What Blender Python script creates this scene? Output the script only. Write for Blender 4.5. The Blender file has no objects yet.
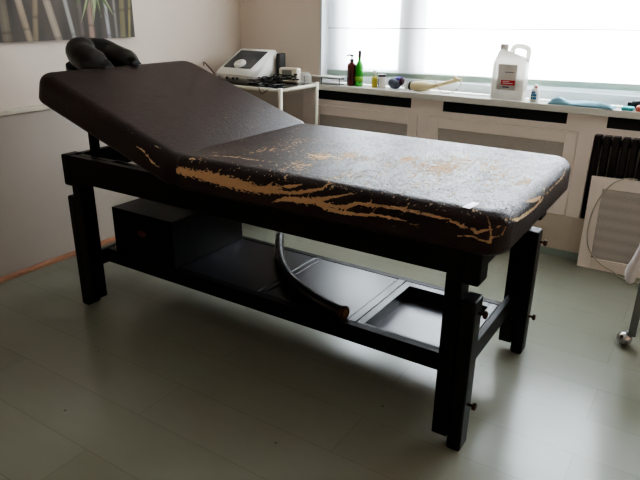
import bpy, bmesh, math, random
import numpy as np
from mathutils import Vector, Matrix, noise
random.seed(4)
C = bpy.context.scene.collection
PI = math.pi
# ------------------------------------------------------------------ materials
def hexc(r, g, b):
    f = lambda c: ((c/255+.055)/1.055)**2.4 if c > 10 else c/255/12.92
    return (f(r), f(g), f(b), 1)
def mat(name, col, rough=.5, metal=0, spec=.5, var=0, scale=20, bump=0, bscale=60, trans=0, alpha=1, emis=0, coat=0):
    m = bpy.data.materials.new(name); m.use_nodes = True
    nt = m.node_tree; b = nt.nodes['Principled BSDF']
    b.inputs['Base Color'].default_value = col; b.inputs['Roughness'].default_value = rough
    b.inputs['Metallic'].default_value = metal; b.inputs['Specular IOR Level'].default_value = spec
    b.inputs['Transmission Weight'].default_value = trans; b.inputs['Alpha'].default_value = alpha
    b.inputs['Coat Weight'].default_value = coat
    tc = nt.nodes.new('ShaderNodeTexCoord')
    n = nt.nodes.new('ShaderNodeTexNoise'); n.inputs['Scale'].default_value = scale; n.inputs['Detail'].default_value = 5
    nt.links.new(tc.outputs['Object'], n.inputs['Vector'])
    if var:
        mx = nt.nodes.new('ShaderNodeMix'); mx.data_type = 'RGBA'
        mx.inputs['A'].default_value = [c*(1-var) for c in col[:3]]+[1]
        mx.inputs['B'].default_value = [min(1, c*(1+var)) for c in col[:3]]+[1]
        nt.links.new(n.outputs['Fac'], mx.inputs['Factor']); nt.links.new(mx.outputs['Result'], b.inputs['Base Color'])
    if bump:
        n2 = nt.nodes.new('ShaderNodeTexNoise'); n2.inputs['Scale'].default_value = bscale
        nt.links.new(tc.outputs['Object'], n2.inputs['Vector'])
        bp = nt.nodes.new('ShaderNodeBump'); bp.inputs['Strength'].default_value = bump; bp.inputs['Distance'].default_value = .002
        nt.links.new(n2.outputs['Fac'], bp.inputs['Height']); nt.links.new(bp.outputs['Normal'], b.inputs['Normal'])
    return m
# ------------------------------------------------------------------ mesh helpers
def box(bm, x0, x1, y0, y1, z0, z1, bev=0, seg=2, M=None):
    t = bmesh.new()
    vs = [t.verts.new((x, y, z)) for x in (x0, x1) for y in (y0, y1) for z in (z0, z1)]
    for f in ((0,1,3,2),(4,6,7,5),(0,4,5,1),(2,3,7,6),(0,2,6,4),(1,5,7,3)):
        t.faces.new([vs[i] for i in f])
    bmesh.ops.recalc_face_normals(t, faces=t.faces)
    if bev: bmesh.ops.bevel(t, geom=list(t.edges), offset=bev, segments=seg, affect='EDGES', profile=.5)
    if M is not None: bmesh.ops.transform(t, matrix=M, verts=t.verts)
    merge(bm, t)
def merge(bm, t):
    mp = {}
    for v in t.verts: mp[v] = bm.verts.new(v.co)
    for f in t.faces:
        try:
            nf = bm.faces.new([mp[v] for v in f.verts]); nf.smooth = f.smooth
        except ValueError: pass
    t.free()
def catmull(P, n=6, closed=False):
    P = [Vector(p) for p in P]; out = []
    N = len(P); rng = N if closed else N-1
    g = lambda i: P[i % N] if closed else P[max(0, min(N-1, i))]
    for i in range(rng):
        a, b, c, d = g(i-1), g(i), g(i+1), g(i+2)
        for k in range(n):
            t = k/n
            out.append(.5*((2*b)+(c-a)*t+(2*a-5*b+4*c-d)*t*t+(3*b-a-3*c+d)*t**3))
    if not closed: out.append(P[-1])
    return out
def tube(bm, pts, r, seg=12, closed=False, cap=True, flat=1.0, up=(0,0,1)):
    pts = [Vector(p) for p in pts]; N = len(pts)
    rr = r if hasattr(r, '__len__') else [r]*N
    rings = []
    pn = None
    for i, p in enumerate(pts):
        if closed: d = pts[(i+1) % N]-pts[i-1]
        else: d = pts[min(N-1, i+1)]-pts[max(0, i-1)]
        d.normalize()
        if pn is None:
            u = Vector(up)
            if abs(u.dot(d)) > .95: u = Vector((1,0,0)) if abs(d.x) < .9 else Vector((0,1,0))
            n = (u-d*u.dot(d)).normalized()
        else:
            n = (pn-d*pn.dot(d)).normalized()
        pn = n; b = d.cross(n)
        rings.append([bm.verts.new(p+(n*math.cos(2*PI*k/seg)*flat+b*math.sin(2*PI*k/seg))*rr[i]) for k in range(seg)])
    for i in range(N if closed else N-1):
        A, B = rings[i], rings[(i+1) % N]
        for k in range(seg):
            f = bm.faces.new((A[k], A[(k+1) % seg], B[(k+1) % seg], B[k])); f.smooth = True
    if cap and not closed:
        bm.faces.new(rings[0][::-1]); bm.faces.new(rings[-1])
def lathe(bm, prof, c=(0,0,0), seg=24, sx=1, sy=1):
    rings = []
    for r, z in prof:
        rings.append([bm.verts.new((c[0]+max(r, 1e-4)*sx*math.cos(2*PI*k/seg), c[1]+max(r, 1e-4)*sy*math.sin(2*PI*k/seg), c[2]+z)) for k in range(seg)])
    for A, B in zip(rings, rings[1:]):
        for k in range(seg):
            f = bm.faces.new((A[k], A[(k+1) % seg], B[(k+1) % seg], B[k])); f.smooth = True
    bm.faces.new(rings[0][::-1]); bm.faces.new(rings[-1])
def cyl(bm, a, b, r, seg=16, bev=0):
    tube(bm, [a, b], r, seg)
def ball(bm, c, r, seg=20, s=(1,1,1)):
    t = bmesh.new(); bmesh.ops.create_uvsphere(t, u_segments=seg, v_segments=seg//2, radius=r)
    for v in t.verts: v.co = Vector((v.co.x*s[0]+c[0], v.co.y*s[1]+c[1], v.co.z*s[2]+c[2]))
    for f in t.faces: f.smooth = True
    merge(bm, t)
def wloc(o):
    v = Vector((0,0,0))
    while o is not None: v += o.location; o = o.parent
    return v
SPLIT = {'inner_rail','gather_fold','header_pipe','radiator_foot','peg_hole','strut_bar','cradle_bar','fin','shelf_board','hinge_bolt'}
def islands(bm):
    seen = set(); out = []
    for v in bm.verts:
        if v in seen: continue
        st = [v]; seen.add(v); isl = []
        while st:
            a = st.pop(); isl.append(a)
            for e in a.link_edges:
                b = e.other_vert(a)
                if b not in seen: seen.add(b); st.append(b)
        out.append(isl)
    return out
def obj(name, bm, m, parent=None, mod=None):
    """link ONE mesh object; geometry is given in room coordinates"""
    if name in SPLIT:
        for isl in islands(bm):
            nb = bmesh.new(); mp = {v: nb.verts.new(v.co) for v in isl}
            for f in {f for v in isl for f in v.link_faces}:
                nf = nb.faces.new([mp[v] for v in f.verts]); nf.smooth = f.smooth
            o = obj1(name, nb, m, parent)
        bm.free(); return o
    return obj1(name, bm, m, parent)
def obj1(name, bm, m, parent=None):
    bmesh.ops.recalc_face_normals(bm, faces=bm.faces)
    if parent is None:
        xs = [v.co for v in bm.verts]
        lo = Vector([min(v[i] for v in xs) for i in range(3)]); hi = Vector([max(v[i] for v in xs) for i in range(3)])
        org = Vector(((lo.x+hi.x)/2, (lo.y+hi.y)/2, lo.z)); loc = org
    else:
        org = wloc(parent); loc = Vector((0,0,0))
    bmesh.ops.translate(bm, vec=-org, verts=bm.verts)
    me = bpy.data.meshes.new(name); bm.to_mesh(me); bm.free()
    for x in (m if isinstance(m, (list, tuple)) else [m]): me.materials.append(x)
    o = bpy.data.objects.new(name, me); C.objects.link(o); o.location = loc
    if parent is not None: o.parent = parent
    return o
def B(): return bmesh.new()
def bobj(name, m, parent, *boxes, bev=.002):
    bm = B()
    for b in boxes: box(bm, *b, bev=bev)
    return obj(name, bm, m, parent)
def thing(name, label, cat, loc, group=None):
    o = bpy.data.objects.new(name, None); C.objects.link(o); o.location = loc; o.empty_display_size = .05
    return tag(o, label, cat, group)
def tag(o, label, cat, group=None):
    o['label'] = label; o['category'] = cat
    if group: o['group'] = group
    return o
def struct(o): o['kind'] = 'structure'; return o
# tear lines in table coordinates: x, y, z, half width
TEARS= [[(-0.1373, -0.4393, 0.7686, 0.0146), (-0.0789, -0.4402, 0.7686, 0.0161), (-0.0185, -0.4402, 0.7672, 0.0193), (0.049, -0.4401, 0.7655, 0.0206), (0.1145, -0.4403, 0.7623, 0.0202), (0.1654, -0.4402, 0.7603, 0.0166), (0.2192, -0.4402, 0.7625, 0.0131), (0.2715, -0.4401, 0.7663, 0.008), (0.3186, -0.4401, 0.7693, 0.0048)], [(0.207, -0.4402, 0.7672, 0.0082), (0.2597, -0.44, 0.7776, 0.0064), (0.3171, -0.4377, 0.7898, 0.0047), (0.3586, -0.4315, 0.8016, 0.0025)], [(0.2475, -0.4401, 0.7622, 0.0065), (0.338, -0.4403, 0.7727, 0.0057), (0.3999, -0.4373, 0.7905, 0.0056), (0.4334, -0.4327, 0.7998, 0.0046), (0.4432, -0.42, 0.8127, 0.0031), (0.4594, -0.4058, 0.819, 0.0021)], [(0.1721, -0.4247, 0.7059, 0.0017), (0.2581, -0.439, 0.7302, 0.0032), (0.2949, -0.4401, 0.7454, 0.0064), (0.3454, -0.4401, 0.751, 0.0088), (0.3946, -0.4403, 0.7582, 0.0093), (0.4386, -0.4402, 0.7708, 0.0061), (0.4772, -0.4392, 0.7836, 0.0036), (0.5165, -0.4352, 0.7957, 0.003), (0.5529, -0.4275, 0.8062, 0.0021)], [(0.3569, -0.4401, 0.7498, 0.0079), (0.4132, -0.4402, 0.7566, 0.0077), (0.4497, -0.4402, 0.7568, 0.0061), (0.4891, -0.4401, 0.7544, 0.0055), (0.5273, -0.4401, 0.763, 0.0048), (0.561, -0.4401, 0.7785, 0.0047), (0.6201, -0.4391, 0.7844, 0.0047), (0.6994, -0.4382, 0.7876, 0.0043), (0.7759, -0.4385, 0.7874, 0.0039), (0.8495, -0.4392, 0.7837, 0.0039), (0.8673, -0.44, 0.7788, 0.0036), (0.885, -0.4402, 0.7711, 0.0036), (0.921, -0.4401, 0.7713, 0.0033)], [(0.4206, -0.4402, 0.7515, 0.0046), (0.4644, -0.4402, 0.7419, 0.0055), (0.5106, -0.4401, 0.741, 0.006), (0.5555, -0.4401, 0.7432, 0.0054), (0.6221, -0.4401, 0.7545, 0.0038), (0.6707, -0.4402, 0.7563, 0.0038), (0.7181, -0.4402, 0.755, 0.0026), (0.7649, -0.4401, 0.7435, 0.0014)], [(-0.1019, -0.4401, 0.7777, 0.0036), (-0.0956, -0.4352, 0.7955, 0.0018)], [(0.0046, -0.4401, 0.7726, 0.0035), (0.0256, -0.4312, 0.8018, 0.0021)], [(-0.0181, -0.4394, 0.783, 0.0035), (-0.0355, -0.4344, 0.797, 0.0018)], [(0.1405, -0.4402, 0.7699, 0.0033), (0.1534, -0.434, 0.7977, 0.002)], [(0.2317, -0.44, 0.7779, 0.0032), (0.2584, -0.4322, 0.8004, 0.0019)], [(0.6041, -0.4397, 0.7816, 0.0023), (0.6059, -0.435, 0.7959, 0.0015)], [(0.7116, -0.4378, 0.7889, 0.0029), (0.7208, -0.4328, 0.7996, 0.0017)], [(0.922, -0.4401, 0.7616, 0.0033), (0.9468, -0.4369, 0.7743, 0.0036), (0.9787, -0.4157, 0.7857, 0.0022)], [(0.9331, -0.4104, 0.8172, 0.0011), (0.9476, -0.4252, 0.8045, 0.0022), (0.9566, -0.4308, 0.7885, 0.0027), (0.9622, -0.4302, 0.7614, 0.0027), (0.9642, -0.4291, 0.7403, 0.0025)], [(0.8736, -0.44, 0.7428, 0.0019), (0.9148, -0.4402, 0.7516, 0.0025), (0.9372, -0.4391, 0.7446, 0.003), (0.9619, -0.4304, 0.7402, 0.0036), (0.9627, -0.4299, 0.7558, 0.0027), (0.9853, -0.4099, 0.7601, 0.003), (0.9903, -0.4005, 0.7836, 0.0019)], [(0.9128, -0.4401, 0.771, 0.0027), (0.9244, -0.4401, 0.765, 0.0033), (0.9332, -0.4396, 0.7582, 0.0027)], [(0.9883, -0.3912, 0.7987, 0.0019), (0.9999, -0.327, 0.7812, 0.0032), (1.0003, -0.2512, 0.7746, 0.0036), (1.0003, -0.1397, 0.7671, 0.0032), (1.0003, -0.0543, 0.7719, 0.003), (0.9928, -0.0215, 0.7997, 0.002)], [(0.9911, -0.2101, 0.8023, 0.0018), (0.9975, -0.1414, 0.7905, 0.0044), (0.9994, -0.0755, 0.7835, 0.0033)], [(1.0002, -0.0267, 0.7779, 0.0017), (1.0002, 0.0708, 0.7774, 0.0017), (0.9999, 0.2051, 0.781, 0.0019), (0.9949, 0.2788, 0.7964, 0.0015)], [(0.875, -0.4349, 0.796, 0.0011), (0.875, -0.4236, 0.8099, 0.0011)]]
PALE= [[(-0.13, -0.4176, 0.814, 0.0033), (-0.0795, -0.4156, 0.8152, 0.0014)], [(-0.08, -0.3583, 0.8203, 0.0022), (-0.0461, -0.3436, 0.8202, 0.0036), (0.0014, -0.3287, 0.8203, 0.0032), (0.0736, -0.3233, 0.8202, 0.0028), (0.1523, -0.3124, 0.8203, 0.0017)], [(0.1704, -0.1311, 0.8202, 0.003), (0.2263, -0.1498, 0.8202, 0.0065), (0.2579, -0.1462, 0.8202, 0.009), (0.273, -0.1166, 0.8203, 0.0054), (0.3231, -0.1374, 0.8203, 0.0021)], [(0.1912, -0.0553, 0.8202, 0.003), (0.1849, 0.0039, 0.8202, 0.0019)], [(0.3289, -0.1872, 0.8203, 0.0028), (0.3277, -0.1246, 0.8202, 0.0036)]]
HEADT= [[(-0.1684, -0.44, -0.0411, 0.0017), (-0.1272, -0.4401, -0.0435, 0.003), (-0.0818, -0.4401, -0.0642, 0.0034), (-0.0472, -0.4348, -0.0668, 0.0039), (-0.0245, -0.4207, -0.0612, 0.0034)], [(-0.0989, -0.4191, -0.0069, 0.0013), (-0.0542, -0.4206, -0.0108, 0.0026), (-0.0298, -0.4199, -0.0264, 0.003)], [(-0.05, -0.4358, -0.0428, 0.0021), (-0.0345, -0.4283, -0.0525, 0.0021)]]
BLOBS= [(0.616, -0.036, 0.116, 0.141, 0.55), (0.385, -0.075, 0.094, 0.089, 0.5), (0.869, 0.143, 0.078, 0.127, 0.35), (0.244, -0.137, 0.048, 0.068, 0.8), (0.044, -0.119, 0.062, 0.124, 0.35), (0.326, -0.079, 0.059, 0.079, 0.5), (0.517, -0.0, 0.027, 0.045, 1.0), (0.483, -0.113, 0.052, 0.052, 0.6), (0.66, -0.055, 0.071, 0.109, 0.85), (0.688, 0.103, 0.08, 0.111, 0.4), (0.834, 0.035, 0.076, 0.118, 0.45), (0.938, -0.058, 0.021, 0.063, 0.7), (0.84, -0.182, 0.092, 0.098, 0.3), (0.445, -0.316, 0.072, 0.089, 0.25), (0.255, -0.292, 0.076, 0.099, 0.25), (0.69, -0.286, 0.137, 0.096, 0.2)]
SKY, VT, LOOK, EXPO = 20.0, 'AgX', 'AgX - Medium High Contrast', 0.62
# ================================================================== materials
M_wall = mat('wall_paint', hexc(218,203,190), .85, var=.04, scale=3, bump=.15, bscale=180)
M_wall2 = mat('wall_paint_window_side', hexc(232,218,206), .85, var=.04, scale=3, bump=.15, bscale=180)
M_ceil = mat('ceiling_paint', hexc(215,212,205), .9, var=.03, scale=2)
M_lower = mat('lower_wall_paint', hexc(186,174,163), .85, var=.06, scale=3, bump=.15, bscale=150)
M_white = mat('white_gloss_paint', hexc(246,232,224), .4, var=.03, scale=6)
M_sill = mat('sill_paint', hexc(226,223,216), .3, var=.03, scale=6)
M_upvc = mat('window_frame_white', hexc(222,224,228), .35, var=.02, scale=6)
M_dark = mat('dark_grille_fabric', hexc(28,30,36), .8, var=.3, scale=90)
M_base = mat('orange_wood_trim', hexc(168,118,88), .5, var=.25, scale=14, bump=.2)
M_wood = mat('black_lacquered_wood', hexc(8,6,6), .42, var=.3, scale=9, bump=.12, bscale=90, spec=.2)
M_shelf = mat('black_shelf_veneer', hexc(14,14,22), .32, var=.2, scale=5, spec=.8)
M_brass = mat('dark_bronze_knob', hexc(74,46,30), .4, metal=.6, var=.3, scale=60)
M_vinyl = mat('black_vinyl', hexc(16,14,13), .33, var=.2, scale=30, bump=.25, bscale=160)
M_foam = mat('brown_foam', hexc(120,84,52), .9, var=.4, scale=80, bump=.6, bscale=200)
M_chrome = mat('chrome', hexc(190,190,190), .12, metal=1)
M_greymetal = mat('grey_painted_metal', hexc(120,124,126), .4, var=.1)
M_plwhite = mat('white_plastic', hexc(240,238,232), .35, var=.02)
M_creamtube = mat('cream_tube_metal', hexc(226,218,202), .35, var=.03)
M_plblack = mat('black_plastic', hexc(20,20,22), .4, var=.2)
M_screen = mat('dark_screen', hexc(66,70,76), .25, var=.1)
M_lcd = mat('grey_lcd', hexc(140,140,134), .3, var=.08)
M_smoke = mat('smoked_glass_shelf', hexc(26,28,30), .08, var=.1)
M_amber = mat('dark_red_bottle', hexc(88,20,24), .2, var=.15, coat=.5)
M_green = mat('green_bottle', hexc(46,150,40), .2, var=.15, coat=.5)
M_yellow = mat('yellow_oil', hexc(222,206,96), .2, var=.1, coat=.4)
M_bluegrey = mat('blue_grey_plastic', hexc(96,104,124), .4, var=.1)
M_purple = mat('purple_plastic', hexc(108,84,190), .4, var=.1)
M_maroon = mat('dark_plum_plastic', hexc(72,40,54), .4)
M_cream = mat('cream_plastic', hexc(226,208,166), .45, var=.06)
M_jug = mat('cloudy_white_plastic', hexc(240,234,226), .35, var=.04, scale=14, trans=.35)
M_label = mat('pale_grey_label', hexc(226,220,214), .5, var=.03, trans=.25)
M_red = mat('red_print', hexc(210,50,58), .5)
M_ink = mat('dark_blue_print', hexc(60,70,110), .5)
M_blue = mat('blue_print', hexc(60,150,200), .5)
M_towel = mat('pale_blue_towel', hexc(150,196,216), .95, var=.1, scale=60, bump=.7, bscale=260)
M_teal = mat('turquoise_cloth', hexc(86,186,196), .9, var=.1, scale=60, bump=.5, bscale=200)
M_pink = mat('coral_pink_plastic', hexc(214,110,100), .5, var=.1)
M_paper = mat('white_paper', hexc(250,250,252), .25, spec=1)
M_cloth = mat('white_cotton', hexc(226,218,220), .9, var=.05, bump=.4, bscale=120)
M_cable = mat('black_cable', hexc(16,16,18), .5)
M_greycable = mat('grey_cable', hexc(190,178,164), .5)
M_rad = mat('radiator_dark_metal', hexc(30,22,19), .5, var=.15)
M_bead = mat('grey_green_bar', hexc(186,206,194), .5, var=.05, trans=.3)
M_clear = mat('clear_plastic', (.9,.92,.92,1), .05, alpha=.25)

def nodes(name):
    m = bpy.data.materials.new(name); m.use_nodes = True; nt = m.node_tree
    return m, nt, nt.nodes['Principled BSDF'], (lambda t: nt.nodes.new(t)), nt.links.new
def math_(nt, op, a, b=None, clamp=False):
    n = nt.nodes.new('ShaderNodeMath'); n.operation = op; n.use_clamp = clamp
    for i, v in enumerate((a, b)):
        if v is None: continue
        if hasattr(v, 'node'): nt.links.new(v, n.inputs[i])
        else: n.inputs[i].default_value = v
    return n.outputs[0]
def mixc(nt, f, a, b):
    n = nt.nodes.new('ShaderNodeMix'); n.data_type = 'RGBA'
    for k, v in (('Factor', f), ('A', a), ('B', b)):
        if hasattr(v, 'node'): nt.links.new(v, n.inputs[k])
        else: n.inputs[k].default_value = v
    return n.outputs['Result']
def ramp(nt, v, lo, hi):
    n = nt.nodes.new('ShaderNodeMapRange'); nt.links.new(v, n.inputs[0])
    n.inputs[1].default_value = lo; n.inputs[2].default_value = hi
    return n.outputs[0]
# floor: pale green grey laminate, planks 0.21 m wide along x
def floor_mat():
    m, nt, b, N, L = nodes('pale_green_laminate')
    tc = N('ShaderNodeTexCoord'); mp = N('ShaderNodeMapping'); L(tc.outputs['Object'], mp.inputs[0])
    mp.inputs['Location'].default_value = (-1.237+1.3, -.237+.21*20, 0)
    br = N('ShaderNodeTexBrick'); L(mp.outputs[0], br.inputs['Vector'])
    br.inputs['Scale'].default_value = 1; br.inputs['Brick Width'].default_value = 1.3; br.inputs['Row Height'].default_value = .21
    br.inputs['Mortar Size'].default_value = .0012; br.inputs['Mortar Smooth'].default_value = .3
    br.inputs['Color1'].default_value = hexc(147,150,139); br.inputs['Color2'].default_value = hexc(142,145,133)
    br.inputs['Mortar'].default_value = hexc(122,122,110); br.offset = .5; br.offset_frequency = 2
    mp2 = N('ShaderNodeMapping'); L(tc.outputs['Object'], mp2.inputs[0]); mp2.inputs['Scale'].default_value = (1.2, 9, 1)
    n1 = N('ShaderNodeTexNoise'); L(mp2.outputs[0], n1.inputs['Vector']); n1.inputs['Scale'].default_value = 3; n1.inputs['Detail'].default_value = 8
    n2 = N('ShaderNodeTexNoise'); L(tc.outputs['Object'], n2.inputs['Vector']); n2.inputs['Scale'].default_value = 1.6; n2.inputs['Detail'].default_value = 3
    col = mixc(nt, math_(nt, 'MULTIPLY', n1.outputs['Fac'], .3), br.outputs['Color'], hexc(162,162,148))
    col = mixc(nt, math_(nt, 'MULTIPLY', ramp(nt, n2.outputs['Fac'], .35, .7), .3), col, hexc(128,116,98))
    vo = N('ShaderNodeTexVoronoi'); L(tc.outputs['Object'], vo.inputs['Vector']); vo.inputs['Scale'].default_value = 7
    spot = math_(nt, 'LESS_THAN', vo.outputs['Distance'], .035)
    L(mixc(nt, math_(nt, 'MULTIPLY', spot, .6), col, hexc(60,62,56)), b.inputs['Base Color'])
    L(math_(nt, 'ADD', math_(nt, 'MULTIPLY', n2.outputs['Fac'], .14), .17), b.inputs['Roughness'])
    b.inputs['Specular IOR Level'].default_value = .62
    b.inputs['Specular Tint'].default_value = (.95,1,.99,1)
    bp = N('ShaderNodeBump'); bp.inputs['Strength'].default_value = .06; bp.inputs['Distance'].default_value = .002
    L(math_(nt, 'SUBTRACT', n1.outputs['Fac'], math_(nt, 'MULTIPLY', br.outputs['Fac'], 2)), bp.inputs['Height']); L(bp.outputs['Normal'], b.inputs['Normal'])
    return m
M_floor = floor_mat()
# worn brown leatherette: tear / pale / wear masks live on the mesh as attributes
def leather_mat():
    m, nt, b, N, L = nodes('worn_brown_leatherette')
    tc = N('ShaderNodeTexCoord'); O = tc.outputs['Object']
    def attr(n):
        a = N('ShaderNodeAttribute'); a.attribute_name = n; return a.outputs['Fac']
    def noise_(s, d=4, sc=(1,1,1)):
        mp = N('ShaderNodeMapping'); L(O, mp.inputs[0]); mp.inputs['Scale'].default_value = sc
        n = N('ShaderNodeTexNoise'); L(mp.outputs[0], n.inputs['Vector']); n.inputs['Scale'].default_value = s; n.inputs['Detail'].default_value = d
        n.inputs['Roughness'].default_value = .6
        return n.outputs['Fac']
    rag = math_(nt, 'SUBTRACT', noise_(95, 9, (.7,1,1.5)), .5)
    # tear attribute: signed depth inside the tear, in millimetres
    tear = ramp(nt, math_(nt, 'ADD', attr('tear'), math_(nt, 'MULTIPLY', rag, math_(nt, 'ADD', math_(nt, 'MULTIPLY', attr('ragged'), 55), 3.5))), -.15, .25)
    pale = ramp(nt, math_(nt, 'ADD', attr('pale'), math_(nt, 'MULTIPLY', rag, 18)), -.2, .3)
    w = attr('wear')
    f1 = noise_(120, 8, (1,.5,1)); f2 = noise_(13, 4, (1,.4,1))
    s = math_(nt, 'ADD', math_(nt, 'MULTIPLY', f1, .72), math_(nt, 'MULTIPLY', f2, .28))
    wear = ramp(nt, math_(nt, 'ADD', s, math_(nt, 'MULTIPLY', w, .15)), .598, .612)
    leath = mixc(nt, noise_(6), hexc(34,22,19), hexc(44,30,26))
    vor = N('ShaderNodeTexVoronoi'); L(O, vor.inputs['Vector']); vor.inputs['Scale'].default_value = 150
    vor.feature = 'DISTANCE_TO_EDGE'
    ck = N('ShaderNodeTexVoronoi'); ck.feature = 'DISTANCE_TO_EDGE'; ck.inputs['Scale'].default_value = 48
    mpk = N('ShaderNodeMapping'); L(O, mpk.inputs[0]); mpk.inputs['Scale'].default_value = (1.3,.8,1)
    wn = N('ShaderNodeTexNoise'); L(O, wn.inputs['Vector']); wn.inputs['Scale'].default_value = 30
    va = N('ShaderNodeVectorMath'); va.operation = 'MULTIPLY_ADD'; L(wn.outputs['Color'], va.inputs[0]); va.inputs[1].default_value = (.04,.04,.04); L(mpk.outputs[0], va.inputs[2])
    L(va.outputs[0], ck.inputs['Vector'])
    crk = math_(nt, 'MULTIPLY', math_(nt, 'LESS_THAN', ck.outputs['Distance'], math_(nt, 'MULTIPLY', attr('crackle'), .045)), ramp(nt, noise_(14), .45, .6))
    dt = N('ShaderNodeTexVoronoi'); L(O, dt.inputs['Vector']); dt.inputs['Scale'].default_value = 55
    dot = math_(nt, 'MULTIPLY', math_(nt, 'LESS_THAN', dt.outputs['Distance'], math_(nt, 'MULTIPLY', attr('crackle'), .13)), math_(nt, 'GREATER_THAN', noise_(17, 2), .52))
    crk = math_(nt, 'MAXIMUM', crk, dot)
    leath = mixc(nt, crk, leath, hexc(20,13,10))
    tan = mixc(nt, noise_(120), hexc(196,156,120), hexc(220,186,152))
    cream = mixc(nt, noise_(90), hexc(226,196,156), hexc(240,218,186))
    worn = mixc(nt, noise_(20), hexc(200,160,120), hexc(228,196,160))
    worn = mixc(nt, ramp(nt, w, .55, .0), worn, cream)
    col = mixc(nt, wear, leath, worn)
    col = mixc(nt, pale, col, cream)
    col = mixc(nt, tear, col, tan)
    L(col, b.inputs['Base Color'])
    bare = math_(nt, 'MAXIMUM', math_(nt, 'MAXIMUM', wear, pale), tear)
    r = math_(nt, 'ADD', .31, math_(nt, 'MULTIPLY', noise_(11), .10))
    r = math_(nt, 'ADD', r, math_(nt, 'MULTIPLY', math_(nt, 'MAXIMUM', bare, crk), .45))
    L(r, b.inputs['Roughness'])
    L(math_(nt, 'SUBTRACT', .33, math_(nt, 'MULTIPLY', bare, .3)), b.inputs['Specular IOR Level'])
    b.inputs['Specular Tint'].default_value = (.93,.90,1,1)
    h = math_(nt, 'MULTIPLY', math_(nt, 'MINIMUM', vor.outputs['Distance'], .12), 1.6)
    h = math_(nt, 'ADD', h, math_(nt, 'ADD', math_(nt, 'MULTIPLY', noise_(95, 3), 1.0), math_(nt, 'MULTIPLY', noise_(34, 2), .5)))
    h = math_(nt, 'SUBTRACT', h, math_(nt, 'MULTIPLY', bare, .9))
    h = math_(nt, 'SUBTRACT', h, math_(nt, 'MULTIPLY', crk, .5))
    bp = N('ShaderNodeBump'); bp.inputs['Strength'].default_value = 1.0; bp.inputs['Distance'].default_value = .0018
    L(h, bp.inputs['Height']); L(bp.outputs['Normal'], b.inputs['Normal'])
    return m
M_leather = leather_mat()
def attr_mat(name, rough=.7):
    m, nt, b, N, L = nodes(name)
    a = N('ShaderNodeVertexColor'); a.layer_name = 'paint'; L(a.outputs['Color'], b.inputs['Base Color'])
    b.inputs['Roughness'].default_value = rough
    return m
def mesh_fabric(name, c1, c2, s=420):
    m, nt, b, N, L = nodes(name)
    tc = N('ShaderNodeTexCoord')
    ck = N('ShaderNodeTexVoronoi'); L(tc.outputs['Object'], ck.inputs['Vector']); ck.inputs['Scale'].default_value = s; ck.inputs['Randomness'].default_value = .15
    L(mixc(nt, ramp(nt, ck.outputs['Distance'], .2, .5), c2, c1), b.inputs['Base Color']); b.inputs['Roughness'].default_value = .6
    return m
M_mesh = mesh_fabric('woven_cane_mesh', hexc(196,186,180), hexc(160,150,142), 160)
def sheer():
    m = bpy.data.materials.new('sheer_blind_fabric'); m.use_nodes = True; nt = m.node_tree; nt.nodes.clear()
    N = nt.nodes.new; L = nt.links.new
    out = N('ShaderNodeOutputMaterial'); tr = N('ShaderNodeBsdfTransparent'); tl = N('ShaderNodeBsdfTranslucent'); df = N('ShaderNodeBsdfDiffuse')
    tr.inputs[0].default_value = (.97,.98,1,1); tl.inputs[0].default_value = (.9,.92,.93,1); df.inputs[0].default_value = (.85,.88,.88,1)
    tc = N('ShaderNodeTexCoord'); wv = N('ShaderNodeTexNoise'); wv.inputs['Scale'].default_value = 6; L(tc.outputs['Object'], wv.inputs['Vector'])
    a = N('ShaderNodeMixShader'); a.inputs[0].default_value = .35; L(tl.outputs[0], a.inputs[1]); L(df.outputs[0], a.inputs[2])
    bq = N('ShaderNodeMixShader'); L(a.outputs[0], bq.inputs[1]); L(tr.outputs[0], bq.inputs[2])
    mr = N('ShaderNodeMapRange'); L(wv.outputs['Fac'], mr.inputs[0]); mr.inputs[3].default_value = .2; mr.inputs[4].default_value = .3
    L(mr.outputs[0], bq.inputs[0]); L(bq.outputs[0], out.inputs[0])
    return m
M_sheer = sheer()
def glass():
    m = bpy.data.materials.new('window_glass'); m.use_nodes = True; nt = m.node_tree; nt.nodes.clear()
    N = nt.nodes.new; L = nt.links.new
    out = N('ShaderNodeOutputMaterial'); tr = N('ShaderNodeBsdfTransparent'); gl = N('ShaderNodeBsdfGlossy'); gl.inputs['Roughness'].default_value = .02
    fr = N('ShaderNodeFresnel'); fr.inputs[0].default_value = 1.3
    tr.inputs[0].default_value = (.96,.98,.97,1)
    mx = N('ShaderNodeMixShader'); L(fr.outputs[0], mx.inputs[0]); L(tr.outputs[0], mx.inputs[1]); L(gl.outputs[0], mx.inputs[2]); L(mx.outputs[0], out.inputs[0])
    return m
M_glass = glass()

# ================================================================== room shell
XL, YW, XR, YB, ZC = -1.489, 1.512, 2.9, -3.3, 2.55
ZS = .848                         # window sill top
WX0, WX1, WZ1 = -.83, 2.25, 2.3   # window opening
def sbox(name, m, *b, bev=0):
    bm = B()
    for q in b: box(bm, *q, bev=bev)
    return struct(obj(name, bm, m))
sbox('floor', M_floor, (XL-.1, XR+.1, YB-.1, YW+.35, -.1, 0))
bpy.data.objects['floor'].data.transform(Matrix.Translation(bpy.data.objects['floor'].location)); bpy.data.objects['floor'].location = (0,0,0)
sbox('ceiling', M_ceil, (XL-.1, XR+.1, YB-.1, YW+.35, ZC, ZC+.1))
sbox('wall_left', M_wall, (XL-.1, XL, YB-.1, YW+.35, 0, ZC))
M_far = mat('wall_paint_far_side', hexc(214,192,172), .9, var=.05, scale=2)
sbox('wall_right', M_far, (XR, XR+.1, YB-.1, YW+.35, 0, ZC))
sbox('wall_back', M_far, (XL, XR, YB-.1, YB, 0, ZC))
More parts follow.
